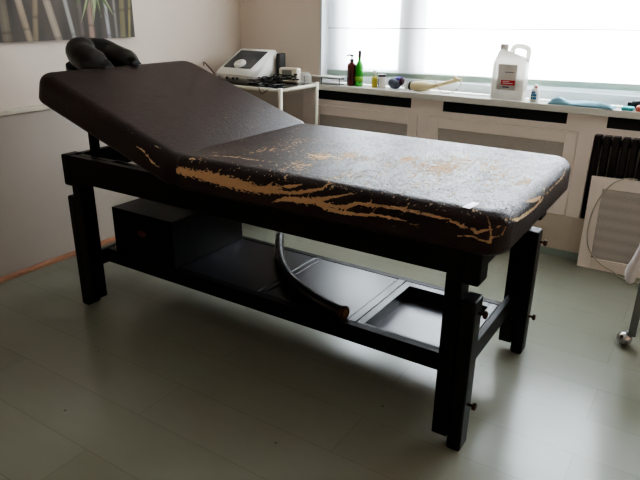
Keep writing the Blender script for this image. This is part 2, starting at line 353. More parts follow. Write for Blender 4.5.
sbox('wall_window', M_wall2, (XL, WX0, YW, YW+.3, 0, ZC), (WX1, XR, YW, YW+.3, 0, ZC), (WX0, WX1, YW, YW+.3, WZ1, ZC), (WX0, WX1, YW+.17, YW+.3, 0, ZS-.03))
# lower wall lining and its peeling ledge on the left wall
sbox('trim_1', M_lower, (XL, XL+.018, YB, YW, .02, .815))
bm = B(); box(bm, XL, XL+.03, YB, YW, .815, .84, bev=.004)
struct(obj('trim_2', bm, mat('ledge_paint', hexc(206,196,178), .6, var=.12, scale=12)))
bm = B(); tube(bm, [(XL+.022, YB, .013), (XL+.022, YW, .013)], .014, 10)
box(bm, XL+.015, XL+.032, YB, YW, 0, .016)
struct(obj('baseboard_left', bm, M_base))
sbox('baseboard_window', mat('green_grey_skirting', hexc(150,160,148), .5, var=.05), (XL+.03, -.96, YW-.012, YW, 0, .06))
# window lining + sashes
sbox('trim_3', M_upvc, (WX0-.002, WX0+.012, YW-.004, YW+.17, ZS, WZ1), (WX1-.012, WX1+.002, YW-.004, YW+.17, ZS, WZ1), (WX0, WX1, YW-.004, YW+.17, WZ1-.012, WZ1+.002), bev=.002)
YF = YW+.16
wf = B()
def frame(bm, x0, x1, z0, z1, w, y0, y1, bev=.004):
    box(bm, x0, x0+w, y0, y1, z0, z1, bev); box(bm, x1-w, x1, y0, y1, z0, z1, bev)
    box(bm, x0+w, x1-w, y0, y1, z0, z0+w, bev); box(bm, x0+w, x1-w, y0, y1, z1-w, z1, bev)
frame(wf, WX0+.012, WX1-.012, ZS, WZ1-.012, .055, YF-.03, YF+.05)
box(wf, -.30, -.22, YF-.02, YF+.05, ZS+.05, WZ1-.06, .004)
box(wf, 1.32, 1.40, YF-.02, YF+.05, ZS+.05, WZ1-.06, .004)
win = struct(obj('window_1', wf, M_upvc))
for (a, b_) in ((-.77, -.295), (-.225, 1.325), (1.395, 2.19)):
    s = B(); frame(s, a, b_, ZS+.05, WZ1-.06, .05, YF-.015, YF+.035); so = obj('window_sash', s, M_upvc, win)
    g = B(); box(g, a+.045, b_-.045, YF+.008, YF+.014, ZS+.095, WZ1-.105); obj('window_pane', g, M_glass, so)
# ------------------------------------------------------------------ sill, a continuous board
bm = B(); box(bm, -.965, XR-.02, YW-.045, YW+.0, ZS-.036, ZS, .004); box(bm, WX0, WX1, YW-.01, YF-.03, ZS-.036, ZS, .002)
struct(obj('window_sill', bm, M_sill))
# ------------------------------------------------------------------ radiator cover, one bay each
YC = 1.50
def bay(x0, x1, sx0, sx1, px0, px1, panel, label):
    t = thing('radiator_cover', label, 'radiator cover', ((x0+x1)/2, YC, 0), 'radiator cover bays under the window')
    bm = B()
    y0, y1 = YC-.0, YC+.018
    box(bm, x0, x1, y0, y1, .812, ZS-.036)               # over the slot
    box(bm, x0, sx0, y0, y1, .749, .812); box(bm, sx1, x1, y0, y1, .749, .812)
    box(bm, x0, x1, y0, y1, .716, .749)
    box(bm, x0, px0, y0, y1, .245, .716); box(bm, px1, x1, y0, y1, .245, .716)
    obj('face_frame', bm, M_white, t)
    bobj('plinth', mat('plinth_paint', hexc(208,192,176), .6, var=.04), t, (x0, x1, y0-.004, y1, .045, .245))
    bobj('skirting', mat('green_grey_skirting_paint', hexc(146,158,148), .5), t, (x0, x1, y0-.006, y1, 0, .045))
    bobj('slot_grille', M_dark, t, (sx0-.005, sx1+.005, y0+.006, y0+.012, .744, .817), bev=0)
    if panel:
        p = B(); g = .003
        X0, X1, Z0, Z1, w = px0+g, px1-g, .248, .712, .062
        box(p, X0, X0+w, y0-.006, y0+.012, Z0, Z1, .002); box(p, X1-w, X1, y0-.006, y0+.012, Z0, Z1, .002)
        box(p, X0+w, X1-w, y0-.006, y0+.012, Z0, Z0+w, .002); box(p, X0+w, X1-w, y0-.006, y0+.012, Z1-w, Z1, .002)
        po = obj('panel', p, M_white, t)
        bobj('cane_mesh', M_mesh, po, (X0+w-.004, X1-w+.004, y0+.002, y0+.006, Z0+w-.004, Z1-w+.004), bev=0)
    return t
bay(-.955, -.08, -.86, -.163, -.885, -.112, True, 'white painted radiator cover with grey mesh panel, under the bottles at the window corner')
bay(-.08, .853, .041, .742, -.04, .812, True, 'white painted radiator cover with grey mesh panel, under the big white jug')
bay(.853, 1.79, .94, 1.64, .885, 1.66, False, 'white radiator cover with its front panel taken off, dark radiator showing')
bobj('side_panel', M_white, bpy.data.objects['radiator_cover'], (-.955, -.937, YC+.018, YW, 0, ZS-.036), bev=0)
# recess floor is behind the covers; the radiator in the open bay
r = thing('radiator', 'dark ribbed radiator inside the open cover bay', 'radiator', (1.27, 1.60, .02))
bm = B()
for i in range(17):
    x = .90+i*.046
    box(bm, x-.016, x+.016, 1.545, 1.63, .12, .70, .008)
obj('fin', bm, M_rad, r)
bm = B(); cyl(bm, (.88,1.59,.66), (1.66,1.59,.66), .018); cyl(bm, (.88,1.59,.16), (1.66,1.59,.16), .018)
obj('header_pipe', bm, M_rad, r)
bm = B(); cyl(bm, (.95,1.59,0), (.95,1.59,.14), .012); cyl(bm, (1.6,1.59,0), (1.6,1.59,.14), .012)
obj('radiator_foot', bm, M_rad, r)
# ------------------------------------------------------------------ loose panel leaning on the cover
t = thing('radiator_grille', 'loose white framed mesh panel leaning against the open radiator bay', 'panel', (1.27, 1.43, 0))
TL = Matrix.Translation((1.27, 1.425, .002)) @ Matrix.Rotation(math.radians(-6.2), 4, 'X') @ Matrix.Rotation(math.radians(-1.2), 4, 'Y')
W2, H = .345, .505
p = B()
for q in ((-W2, -W2+.062, 0, .018, 0, H), (W2-.062, W2, 0, .018, 0, H), (-W2+.062, W2-.062, 0, .018, 0, .062), (-W2+.062, W2-.062, 0, .018, H-.062, H)):
    box(p, *q, bev=.002, M=TL)
obj('grille_frame', p, M_white, t)
p = B(); box(p, -W2+.058, W2-.058, .006, .012, .058, H-.058, M=TL)
obj('cane_mesh', p, M_mesh, t)
# grey cable draped over it
f = lambda x, z, dy=-.008: TL @ Vector((x, dy, z))
pts = [f(-.13, H+.004, .03), f(-.18, H+.004, .006), f(-.24, H-.03), f(-.295, H-.13), f(-.318, H-.25), f(-.305, .13), f(-.24, .05), f(-.16, .012), Vector((1.17, 1.36, .006)), Vector((1.36, 1.34, .006))]
bm = B(); tube(bm, catmull(pts, 8), .0035, 8)
tag(obj('cable', bm, M_greycable), 'thin grey cable looped over the corner of the loose mesh panel', 'cable')

# ------------------------------------------------------------------ sheer blind
t = thing('roman_blind', 'sheer white roman blind hanging in front of the window', 'blind', ((WX0+WX1)/2, YW+.08, .93))
YBl = YW+.075; slope = .037/1.86
zb = lambda x: .921+(x+.82)*slope
nx, nz = 90, 30
bm = B(); vs = []
for i in range(nx+1):
    x = WX0+.018+(WX1-WX0-.036)*i/nx; row = []
    for k in range(nz+1):
        z = zb(x)+(WZ1-.02-zb(x))*k/nz
        row.append(bm.verts.new((x, YBl+.0025*math.sin(x*23)*(.4+.6*math.sin(z*5)**2), z)))
    vs.append(row)
for i in range(nx):
    for k in range(nz):
        q = bm.faces.new((vs[i][k], vs[i+1][k], vs[i+1][k+1], vs[i][k+1])); q.smooth = True
obj('fabric', bm, M_sheer, t)
def slat(z0, h, th, name, m):
    bm = B(); a, b_ = WX0+.016, WX1-.016
    w = [bm.verts.new((x, YBl-.004+dy, zb(x)+z0+dz)) for x in (a, b_) for dy in (-th, th) for dz in (0, h)]
    for q in ((0,1,3,2),(4,6,7,5),(0,4,5,1),(2,3,7,6),(0,2,6,4),(1,5,7,3)): bm.faces.new([w[i] for i in q])
    return obj(name, bm, m, t)
slat(-.022, .024, .004, 'bottom_bar', M_bead)
slat(.002, .009, .002, 'hem', M_bead)
for z in (.268, .57, .87, 1.17): slat(z, .005, .003, 'fold_rod', mat('blind_rod', hexc(120,116,110), .5))
bm = B(); box(bm, WX0+.016, WX1-.016, YBl-.02, YBl+.02, WZ1-.05, WZ1-.013, .003); obj('head_rail', bm, M_upvc, t)

# ================================================================== massage table
T = thing('massage_table', 'dark wooden massage table with cracked brown leatherette top, backrest raised', 'massage table', (0,0,0))
def rounded_slab(name, x0, x1, y0, y1, z0, z1, Rp, re, step, X, parent, attrs, puff=.0):
    cx, cy = (x0+x1)/2, (y0+y1)/2; hx, hy = (x1-x0)/2, (y1-y0)/2; th = z1-z0
    arc = PI/2*re; side = th-re-.02; bot = PI/2*.02; inner = Rp-re
    S = inner+arc+side+bot
    ax, ay = hx-Rp+S, hy-Rp+S
    nx_, ny_ = int(2*ax/step), int(2*ay/step)
    gx = np.linspace(-ax, ax, nx_+1); gy = np.linspace(-ay, ay, ny_+1)
    GX, GY = np.meshgrid(gx, gy, indexing='ij')
    qx = np.clip(GX, -(hx-Rp), hx-Rp); qy = np.clip(GY, -(hy-Rp), hy-Rp)
    dx, dy = GX-qx, GY-qy
    s = np.maximum(abs(dx), abs(dy)); l = np.hypot(dx, dy); l[l == 0] = 1
    ux, uy = dx/l, dy/l
    r = np.zeros_like(s); z = np.zeros_like(s)
    a = s <= inner; r[a] = s[a]; z[a] = 0
    b = (s > inner) & (s <= inner+arc); t_ = (s[b]-inner)/re; r[b] = inner+re*np.sin(t_); z[b] = -re*(1-np.cos(t_))
    c = (s > inner+arc) & (s <= inner+arc+side); r[c] = Rp; z[c] = -re-(s[c]-inner-arc)
    d = s > inner+arc+side; t_ = (s[d]-inner-arc-side)/.02; r[d] = Rp-.02*(1-np.cos(t_)); z[d] = -re-side-.02*np.sin(t_)
    PX = qx+ux*r+cx; PY = qy+uy*r+cy; PZ = z+z1
    e = np.clip(np.minimum(hx-abs(PX-cx), hy-abs(PY-cy))/.12, 0, 1)
    PZ = PZ+puff*(e*e*(3-2*e)-1)*(z > -re*.9)
    V = np.stack([PX, PY, PZ], -1).reshape(-1, 3)
    n2 = ny_+1
    I, J = np.meshgrid(np.arange(nx_), np.arange(ny_), indexing='ij'); q = (I*n2+J).ravel()
    F = np.stack([q, q+n2, q+n2+1, q+1], -1)
    me = bpy.data.meshes.new(name)
    ring = [i*n2 for i in range(nx_)]+[nx_*n2+j for j in range(ny_)]+[i*n2+ny_ for i in range(nx_, 0, -1)]+[j for j in range(ny_, 0, -1)]
    me.from_pydata(V.tolist(), [], F.tolist()+[ring[::-1]])
    me.polygons.foreach_set('use_smooth', [True]*len(me.polygons))
    for k, fn in attrs.items():
        at = me.attributes.new(k, 'FLOAT', 'POINT'); at.data.foreach_set('value', fn(V).astype(np.float32))
    me.materials.append(M_leather)
    o = bpy.data.objects.new(name, me); C.objects.link(o); o.parent = parent
    return o
def seg_field(lines):
    def fn(V):
        out = np.full(len(V), -50.)
        for ln in lines:
            for p, q in zip(ln, ln[1:]):
                A, Bv = np.array(p[:3]), np.array(q[:3]); ab = Bv-A
                t_ = np.clip(((V-A)@ab)/max(ab@ab, 1e-9), 0, 1)
                dist = np.linalg.norm(V-(A+t_[:, None]*ab), axis=1)
                out = np.maximum(out, (p[3]+(q[3]-p[3])*t_-dist)*1000)
        return out
    return fn
def ragged_field(lines):
    # 0..1 how ragged the edge of the nearest tear is (wide tears are torn wildly)
    def fn(V):
        best = np.full(len(V), 1e9); val = np.zeros(len(V))
        for ln in lines:
            for p, q in zip(ln, ln[1:]):
                A, Bv = np.array(p[:3]), np.array(q[:3]); ab = Bv-A
                t_ = np.clip(((V-A)@ab)/max(ab@ab, 1e-9), 0, 1)
                w = p[3]+(q[3]-p[3])*t_
                dist = np.linalg.norm(V-(A+t_[:, None]*ab), axis=1)-w
                m_ = dist < best; best = np.where(m_, dist, best); val = np.where(m_, np.clip((w-.002)/.012, .06, 1), val)
        return val
    return fn
def wear_field(V):
    w = np.zeros(len(V))
    for x, y, rx, ry, s in BLOBS:
        w = np.maximum(w, 1.35*s*np.exp(-1.1*(((V[:,0]-x)/rx)**2+((V[:,1]-y)/ry)**2)))
    w = np.where((V[:,2] < .80), -1., w)
    return w-.1*(V[:,0] < .0)
TEARS[0].insert(0, (-.205, -.43, .766, .007))
EDGE = [TEARS.pop() for _ in range(4)][::-1]      # last four: end edge and corner hairlines
PALE += [[(a, b, c, d*1.6) for a, b, c, d in l] for l in EDGE[:3]]
rb = random.Random(11)
def offshoots(lines, n):
    out = []
    for ln in lines:
        for p, q in zip(ln, ln[1:]):
            L_ = math.dist(p[:3], q[:3])
            for _ in range(max(1, int(L_*n))):
                t_ = rb.random(); b_ = [p[i]+(q[i]-p[i])*t_ for i in range(4)]
                if b_[3] < .002 and rb.random() < .6: continue
                up = rb.choice((1, 1, -1)); st = b_[3]*.7
                ln_ = rb.uniform(.008, .03)+b_[3]*.5; sx_ = rb.uniform(-.2, 1.3)
                pts_ = []
                for k in range(4):
                    f_ = st+ln_*k/3
                    z_ = b_[2]+up*f_*.8; y_ = b_[1]+(max(0, z_-.775)**2*22)
                    pts_.append((b_[0]+sx_*f_+rb.uniform(-.003,.003), min(y_, -.36), min(z_, .8195), .0016*(1-k/4)+.0004))
                out.append(pts_)
    return out
TEARS += offshoots(TEARS[:7], 38)
TEARS.append(EDGE[3])
main_attr = {'tear': seg_field(TEARS), 'ragged': ragged_field(TEARS), 'pale': seg_field(PALE), 'wear': wear_field,
             'crackle': lambda V: np.clip((V[:,0]-.1)/.4, 0, 1)*np.clip((V[:,2]-.74)/.05, 0, 1)}
rounded_slab('mattress', -.235, 1.0, -.44, .408, .695, .82, .075, .045, .006, None, T, main_attr, .0)
def head_wear(V):
    return np.where(V[:,2] > -.02, -.45+.25*np.exp(-((V[:,0]+.12)/.1)**2), -3.)
HA = math.radians(18.4)
bk = rounded_slab('backrest', -.80, .04, -.452, .42, -.12, 0, .075, .045, .008, None, T,
    {'tear': lambda V: V[:,0]*0-50, 'ragged': lambda V: V[:,0]*0+.05, 'pale': seg_field([[(a-.012, b-.012, c, d*1.4) for a, b, c, d in l] for l in HEADT]), 'wear': head_wear, 'crackle': lambda V: V[:,0]*0})
bk.location = (-.180, 0, .818); bk.rotation_euler = (0, HA, 0)
def hp(x, y, z):      # backrest coordinates to room
    return Vector((-.180+x*math.cos(HA)+z*math.sin(HA), y, .818-x*math.sin(HA)+z*math.cos(HA)))
# boards under the cushions
bobj('mattress_board', M_wood, T, (-.17, .94, -.36, .34, .683, .697))
bm = B(); MH = Matrix.Translation((-.180,0,.818)) @ Matrix.Rotation(HA, 4, 'Y')
box(bm, -.74, -.03, -.37, .33, -.134, -.118, .002, M=MH); obj('backrest_board', bm, M_wood, T)
# frame
E, W = .93, .385
bobj('side_rail', M_wood, T, (-E+.049, E-.049, -W, -W+.032, .603, .717), bev=.003)
bobj('side_rail', M_wood, T, (-E+.049, E-.049, W-.032, W, .603, .717), bev=.003)
bm = B(); box(bm, -E+.05, -.22, -W+.045, -W+.075, .66, .712, .003); box(bm, -E+.05, -.22, W-.075, W-.045, .66, .712, .003)
obj('inner_rail', bm, M_wood, T)
bobj('end_rail', M_wood, T, (-E+.005, -E+.04, -W+.03, W-.03, .62, .712), bev=.003)
bobj('end_rail', M_wood, T, (E-.04, E-.005, -W+.03, W-.03, .62, .70), bev=.003)
bobj('end_bracket', M_wood, T, (E-.01, E+.02, -.27, -.235, .652, .70), bev=.004)
bobj('end_bracket', M_wood, T, (E-.01, E+.02, .235, .27, .652, .70), bev=.004)
bobj('cross_batten', M_wood, T, (-.22, -.18, -W+.03, W-.03, .63, .68))
bobj('cross_batten', M_wood, T, (.38, .42, -W+.03, W-.03, .63, .683))
for sx in (-1, 1):
    for sy in (-1, 1):
        def rx(a, b_): return (min(sx*a, sx*b_), max(sx*a, sx*b_))
        def ry(a, b_): return (min(sy*a, sy*b_), max(sy*a, sy*b_))
        bm = B()
        box(bm, *rx(.832, .882), *ry(.312, W), .042, .603, .003)
        box(bm, *rx(.880, E+.002), *ry(.308, W+.001), .58, .718, .009, 3)
        leg = obj('leg', bm, M_wood, T)
        bm = B(); box(bm, *rx(.883, E), *ry(.312, W-.001), 0, .532, .009, 3)
        obj('leg_extension', bm, M_wood, leg)
        for z in (.485, .165):
            bm = B(); y = sy*.35; x = sx*E
            lathe_pts = [(x-sx*.002, y, z), (x+sx*.014, y, z), (x+sx*.016, y, z), (x+sx*.024, y, z), (x+sx*.027, y, z)]
            tube(bm, lathe_pts, [.005, .005, .012, .013, .008], 12)
            if sx > 0 and not (sy > 0 and z < .1): obj('knob', bm, M_brass, leg)
            else: obj('knob', bm, M_plblack, leg)
        bm = B()
        for z in (.06, .105, .225, .28): 
            y = sy*.35
            tube(bm, [(sx*(E-.003), y, z), (sx*(E+.0005), y, z)], .004, 8)
        obj('peg_hole', bm, M_plblack, leg)
        if sx < 0:
            bm = B(); tube(bm, [(-.905, sy*(W-.004), .19), (-.905, sy*(W+.003), .19)], .008, 12); obj('bolt_cap', bm, M_wood, leg)
# lower shelf
bobj('crossbar', M_wood, T, (-.875, -.85, -.315, .315, .192, .262), bev=.003)
bobj('crossbar', M_wood, T, (.85, .875, -.315, .315, .192, .262), bev=.003)
SH0, SH1 = -.27, .215
bobj('shelf_rail', M_wood, T, (-.85, .85, SH0, SH0+.03, .195, .2615), bev=.002)
bobj('shelf_rail', M_wood, T, (-.85, .85, SH1-.03, SH1, .195, .2615), bev=.002)
bm = B()
y0, y1 = SH0+.03, SH1-.03
def g(a): return a
for a, b_ in ((-.848, .012),): box(bm, a, b_, y0+.002, y1-.002, .236, .2605, .0015, 1)
box(bm, .047, .424, y0+.002, y1-.002, .236, .2605, .0015, 1)
box(bm, .0145, .044, y0+.001, y1-.001, .236, .2615, .001, 1)
box(bm, .4265, .459, y0+.001, y1-.001, .236, .2615, .001, 1)
shelf = obj('shelf_board', bm, M_shelf, T)
# recessed tray at the foot end
bm = B()
TX0, TX1, TY0, TY1 = .462, .848, y0+.002, y1-.002
box(bm, TX0, TX0+.03, TY0, TY1, .225, .2605, .0015); box(bm, TX1-.03, TX1, TY0, TY1, .225, .2605, .0015)
box(bm, TX0+.03, TX1-.03, TY0, TY0+.012, .225, .2605, .0015); box(bm, TX0+.03, TX1-.03, TY1-.035, TY1, .225, .2605, .0015)
box(bm, TX0+.022, TX0+.03, TY0, TY1, .208, .226); box(bm, TX1-.03, TX1-.022, TY0, TY1, .208, .226)
box(bm, TX0+.03, TX1-.03, TY0+.004, TY0+.012, .208, .226); box(bm, TX0+.03, TX1-.03, TY1-.035, TY1-.027, .208, .226)
tray = obj('tray_frame', bm, M_shelf, T)
bobj('tray_bottom', mat('tray_bottom_gloss', hexc(44,42,52), .3, var=.1, spec=.9), T, (TX0+.022, TX1-.022, TY0+.004, TY1-.027, .200, .208), bev=0)
# motor / storage box under the backrest
bx = bobj('storage_box', M_wood, T, (-.785, -.41, SH0+.002, .18, .2615, .475), bev=.002)
bm = B(); lathe(bm, [(.001, 0), (.028, 0), (.028, .003), (.022, .004), (.001, .001)], seg=24, sy=.55)
bmesh.ops.transform(bm, matrix=Matrix.Translation((-.60, SH0+.001, .385)) @ Matrix.Rotation(PI/2, 4, 'X'), verts=bm.verts)
obj('finger_hole', bm, mat('dull_red_brown', hexc(82,44,30), .6, var=.2), bx)
# hinge bolts under the joint and the backrest strut
bm = B()
for x in (-.33, -.27): tube(bm, [(x, -.30, .59), (x, -.30, .61)], .012, 10)
obj('hinge_bolt', bm, M_brass, T)
bm = B()
box(bm, -.37, -.23, -.33, -.27, .608, .63, .003)
obj('hinge_plate', bm, M_brass, T)
for y in (-.30, .25):
    bm = B(); a = hp(-.62, y, -.125); box(bm, a.x-.012, a.x+.014, y-.018, y+.018, .69, a.z+.02, .003)
    obj('backrest_strut', bm, M_wood, T)
bm = B(); tube(bm, [(-.77, -.31, .70), (-.77, .26, .70)], .011, 12)
tube(bm, [(-.70, -.335, .70), (-.62, -.335, .715), (-.5,-.335,.70)], .008, 8)
obj('strut_bar', bm, M_wood, T)
# horseshoe face cradle on the end of the backrest
bm = B()
cx, cy = -1.035, -.035; tilt = math.radians(17)
def fc(u, v, w):  # u away from the table, v across, w up
    return Vector((cx-u*math.cos(tilt)-w*math.sin(tilt)*.0, cy+v, 1.058+(u+.1)*math.sin(tilt)+w))
ring = []
for k in range(25):
    a = -PI*.5-.28+(PI+.56)*k/24      # arc of the closed end
    ring.append((math.cos(a)*.094, math.sin(a)*.078))
ring = [(-.15, -.072), (-.115, -.083), (-.07, -.087)]+ring[2:-2]+[(-.07, .087), (-.115, .083), (-.15, .072)]
ctr = catmull([fc(u+.01, v, .0) for u, v in ring], 3)
n_ = len(ctr)
rad = [.066*min(1, .35+1.1*min(i, n_-1-i)/(n_*.12))*(1+.05*math.sin(i*.25)) for i in range(n_)]
tube(bm, ctr, rad, 20, flat=.9)
pad = obj('face_cradle', bm, M_vinyl, T)
bm = B()
for e_ in (ctr[2], ctr[-3]):
    for k in range(5):
        a = -.6+k*.3
        p0_ = e_+Vector((.004, math.sin(a)*.045, math.cos(a)*.036)); p1_ = e_+Vector((.04, math.sin(a)*.03, math.cos(a)*.012))
        tube(bm, [e_+Vector((-.02, math.sin(a)*.046, math.cos(a)*.042)), p0_, p1_], [.002, .005, .003], 6)
obj('gather_fold', bm, M_vinyl, pad)
bm = B(); pl_ = [fc(u*1.25+.05, v*1.6-.012, -.064) for u, v in ring]
top = [bm.verts.new(p) for p in pl_]; botv = [bm.verts.new(p+Vector((0,0,-.022))) for p in pl_]
bm.faces.new(top); bm.faces.new(botv[::-1])
for i in range(len(top)): j = (i+1) % len(top); bm.faces.new((top[i], botv[i], botv[j], top[j]))
bmesh.ops.bevel(bm, geom=[e for e in bm.edges], offset=.006, segments=2, affect='EDGES')
obj('cradle_platform', bm, M_vinyl, pad)
bm = B()
for y in (-.1, .03): tube(bm, [(-.93, y, 1.0), (-1.0, y, 1.03), (-1.12, y, 1.065)], .009, 10)
obj('cradle_bar', bm, M_greymetal, pad)

# paper scrap on the mattress
bm = B(); a = [(.872,-.416,.8175),(.893,-.418,.8165),(.905,-.372,.8212),(.884,-.368,.8212)]
v1 = [bm.verts.new((x, y, z+.0006)) for x, y, z in a]; v2 = [bm.verts.new((x, y, z+.0018)) for x, y, z in a]
bm.faces.new(v1[::-1]); bm.faces.new(v2)
for i in range(4): j = (i+1) % 4; bm.faces.new((v1[i], v1[j], v2[j], v2[i]))
tag(obj('paper_scrap', bm, M_paper), 'small white scrap of paper on the foot corner of the massage table', 'paper')
# curved padded tube on the shelf
t = thing('padded_tube', 'curved black vinyl padded tube with torn open end lying on the table shelf', 'padding', (.1, -.1, .262))
hpz = [(-.225,.235,.300), (-.17,.155,.295), (-.1,.065,.290), (-.01,-.035,.289), (.095,-.12,.288), (.21,-.18,.288), (.315,-.221,.286), (.412,-.246,.287)]
ctr = catmull(hpz, 6); n_ = len(ctr)
bm = B(); tube(bm, ctr, [.019+.006*i/n_+.0012*math.sin(i*1.7) for i in range(n_)], 18, cap=True, flat=.95)
obj('cover', bm, M_vinyl, t)
d = (ctr[-1]-ctr[-4]).normalized()
bm = B(); tube(bm, [ctr[-1]-d*.006, ctr[-1]+d*.006, ctr[-1]+d*.010], [.026, .028, .022], 18); obj('torn_end', bm, M_brass, t)
bm = B(); tube(bm, [ctr[-1]+d*.006, ctr[-1]+d*.0115], [.017, .013], 14); obj('foam_core', bm, M_foam, t)

# ================================================================== canvas with bamboo
CY0, CY1, CZ0, CZ1 = -1.25, .542, 1.147, 1.95
t = thing('canvas_painting', 'unframed canvas painting of pale bamboo stems and green leaves on grey', 'painting', (XL+.014, (CY0+CY1)/2, CZ0))
ny_, nz_ = 520, 250
gy = np.linspace(CY0, CY1, ny_); gz = np.linspace(CZ0, CZ1, nz_); GY, GZ = np.meshgrid(gy, gz, indexing='ij')
rs = np.random.RandomState(3)
def smooth_noise(sy, sz):
    g_ = rs.rand(int(ny_/sy)+3, int(nz_/sz)+3); yi = np.arange(ny_)/sy; zi = np.arange(nz_)/sz
    y0_, z0_ = yi.astype(int), zi.astype(int); fy, fz = (yi-y0_)[:, None], (zi-z0_)[None]
    G = lambda a, b_: g_[np.ix_(y0_+a, z0_+b_)]
    return G(0,0)*(1-fy)*(1-fz)+G(1,0)*fy*(1-fz)+G(0,1)*(1-fy)*fz+G(1,1)*fy*fz
S_ = lambda r, g_, b_: np.array(hexc(r, g_, b_)[:3])
col = S_(74,65,58)*(.6+.8*smooth_noise(10, 60))[..., None]*np.array([1,1,1])
stems = [(8,8,0,(112,100,84)),(24,6,6,(150,132,112)),(34,5,-5,(128,112,90)),(49,7,8,(156,140,124)),(65,4,6,(150,146,140)),(76,5,0,(96,84,78)),(86,6,-1,(136,112,100)),(103,4,2,(150,146,148)),(112,3,0,(118,110,104)),(120,6,-2,(118,108,76)),(128,3,-4,(134,124,80))]
stems += [(-12-i*15+rs.randint(-3,4), rs.randint(4,8), rs.randint(-7,8), ((112,100,84),(150,132,112),(128,112,90),(140,132,124))[i % 4]) for i in range(12)]
for px, w, ln, c in stems:
    yc = -.27+(px-.0)*.00612; ww = w*.0034
    xc = yc-ln*.0061*(GZ-1.25)/.22
    u = (GY-xc)/ww; m_ = np.clip((1-abs(u))*4, 0, 1)
    shade = (.65+.45*np.clip(1-abs(u-.1), 0, 1))*(.8+.4*smooth_noise(5, 30))
    node = 1-.35*np.exp(-(((GZ*5.5+px*.37) % 1-.5)/.04)**2)
    col = col*(1-m_[..., None])+(S_(*c)*(shade*node)[..., None])*m_[..., None]
for k in range(46):     # leaf tuft
    cy_, cz_ = -.27+92*.00612+rs.uniform(-.03,.03), 1.43
    if k > 30: cy_ -= .8
    a = rs.uniform(-1.15, 1.15); Ln = rs.uniform(.1, .23); bend = rs.uniform(-.3,.3)
    dyv, dzv = math.sin(a), -math.cos(a)
    sy_ = (GY-cy_)*dyv+(GZ-cz_)*dzv; off = (GY-cy_)*dzv-(GZ-cz_)*dyv-bend*sy_**2*3
    w_ = .008*np.clip(sy_/Ln*3, 0, 1)*np.clip(1-sy_/Ln, 0, 1)
    m_ = (np.clip(1.6-abs(off)/(w_+1e-4), 0, 1)*(sy_ > 0)*(sy_ < Ln))[..., None]
    c = S_(*((84,98,58),(122,134,90),(150,158,118),(66,80,52))[k % 4])
    col = col*(1-m_)+c*m_
xf = XL+.032
V = np.stack([np.full(GY.shape, xf), GY, GZ], -1).reshape(-1, 3)-np.array(t.location)
I, J = np.meshgrid(np.arange(ny_-1), np.arange(nz_-1), indexing='ij'); q = (I*nz_+J).ravel()
me = bpy.data.meshes.new('painted_face'); me.from_pydata(V.tolist(), [], np.stack([q, q+nz_, q+nz_+1, q+1], -1).tolist())
ca = me.color_attributes.new('paint', 'FLOAT_COLOR', 'POINT')
ca.data.foreach_set('color', np.concatenate([np.clip(col, 0, 1).reshape(-1, 3), np.ones((ny_*nz_, 1))], 1).astype(np.float32).ravel())
me.materials.append(attr_mat('bamboo_painting'))
o = bpy.data.objects.new('painted_face', me); C.objects.link(o); o.parent = t
bobj('canvas_edge', mat('canvas_edge', hexc(60,56,52), .8), t, (XL+.001, xf-.001, CY0, CY1, CZ0, CZ1), bev=.001)

# ================================================================== corner trolley and its devices
TZ = .862
t = thing('glass_trolley', 'cream tubular trolley with dark glass top in the room corner', 'trolley', (-1.1, 1.18, 0))
tx0, tx1, ty0, ty1 = -1.42, -.775, .995, 1.385
for x, y in ((tx0, ty0), (tx1, ty0), (tx1, ty1), (tx0, ty1)):
    bm = B(); tube(bm, [(x, y, .06), (x, y, TZ+.008)], .0135, 12); lg = obj('leg', bm, M_creamtube, t)
    bm = B(); tube(bm, [(x-.012, y, .03), (x+.012, y, .03)], .03, 16); tube(bm, [(x, y, .03), (x, y, .062)], .009, 8); obj('caster', bm, M_plblack, lg)
def tubeframe(z, m=M_creamtube):
    bm = B(); r_ = .011
    for a, b_ in (((tx0,ty0),(tx1,ty0)),((tx1,ty0),(tx1,ty1)),((tx1,ty1),(tx0,ty1)),((tx0,ty1),(tx0,ty0))):
        tube(bm, [(a[0],a[1],z),(b_[0],b_[1],z)], r_, 12)
    return obj('shelf_frame', bm, m, t)
for z in (TZ-.008, .50, .2):
    fr_ = tubeframe(z)
    bobj('glass_shelf', M_smoke, fr_, (tx0+.008, tx1-.008, ty0+.008, ty1-.008, z+.003, z+.009), bev=.001)
TT = TZ+.001
# console device: wedge
t = thing('therapy_console', 'white physiotherapy console with sloping dark screen and round dial on the trolley', 'console', (-1.24, 1.17, TT))
x0, x1, yf, yb = -1.335, -1.045, 1.055, 1.345
sec = [(yf+.025, TT+.002), (yf, TT+.045), (yf+.005, TT+.068), (yb-.03, TT+.196), (yb, TT+.188), (yb, TT+.05), (yb-.03, TT+.002)]
bm = B(); A_ = [bm.verts.new((x0, y, z)) for y, z in sec]; Z_ = [bm.verts.new((x1, y, z)) for y, z in sec]
bm.faces.new(A_); bm.faces.new(Z_[::-1])
for i in range(len(sec)): j = (i+1) % len(sec); bm.faces.new((A_[i], Z_[i], Z_[j], A_[j]))
bmesh.ops.recalc_face_normals(bm, faces=bm.faces)
bmesh.ops.bevel(bm, geom=list(bm.edges), offset=.012, segments=3, affect='EDGES', clamp_overlap=True)
for f_ in bm.faces: f_.smooth = True
obj('housing', bm, M_plwhite, t)
ang = math.atan2(.128, yb-.03-yf-.005)
MS = Matrix.Translation(((x0+x1)/2, yf+.005, TT+.068)) @ Matrix.Rotation(ang, 4, 'X')
Ls = math.hypot(.128, yb-.035-yf)
bm = B(); box(bm, -.112, .108, .05, Ls-.03, -.002, .003, .001, M=MS); obj('screen', bm, M_screen, t)
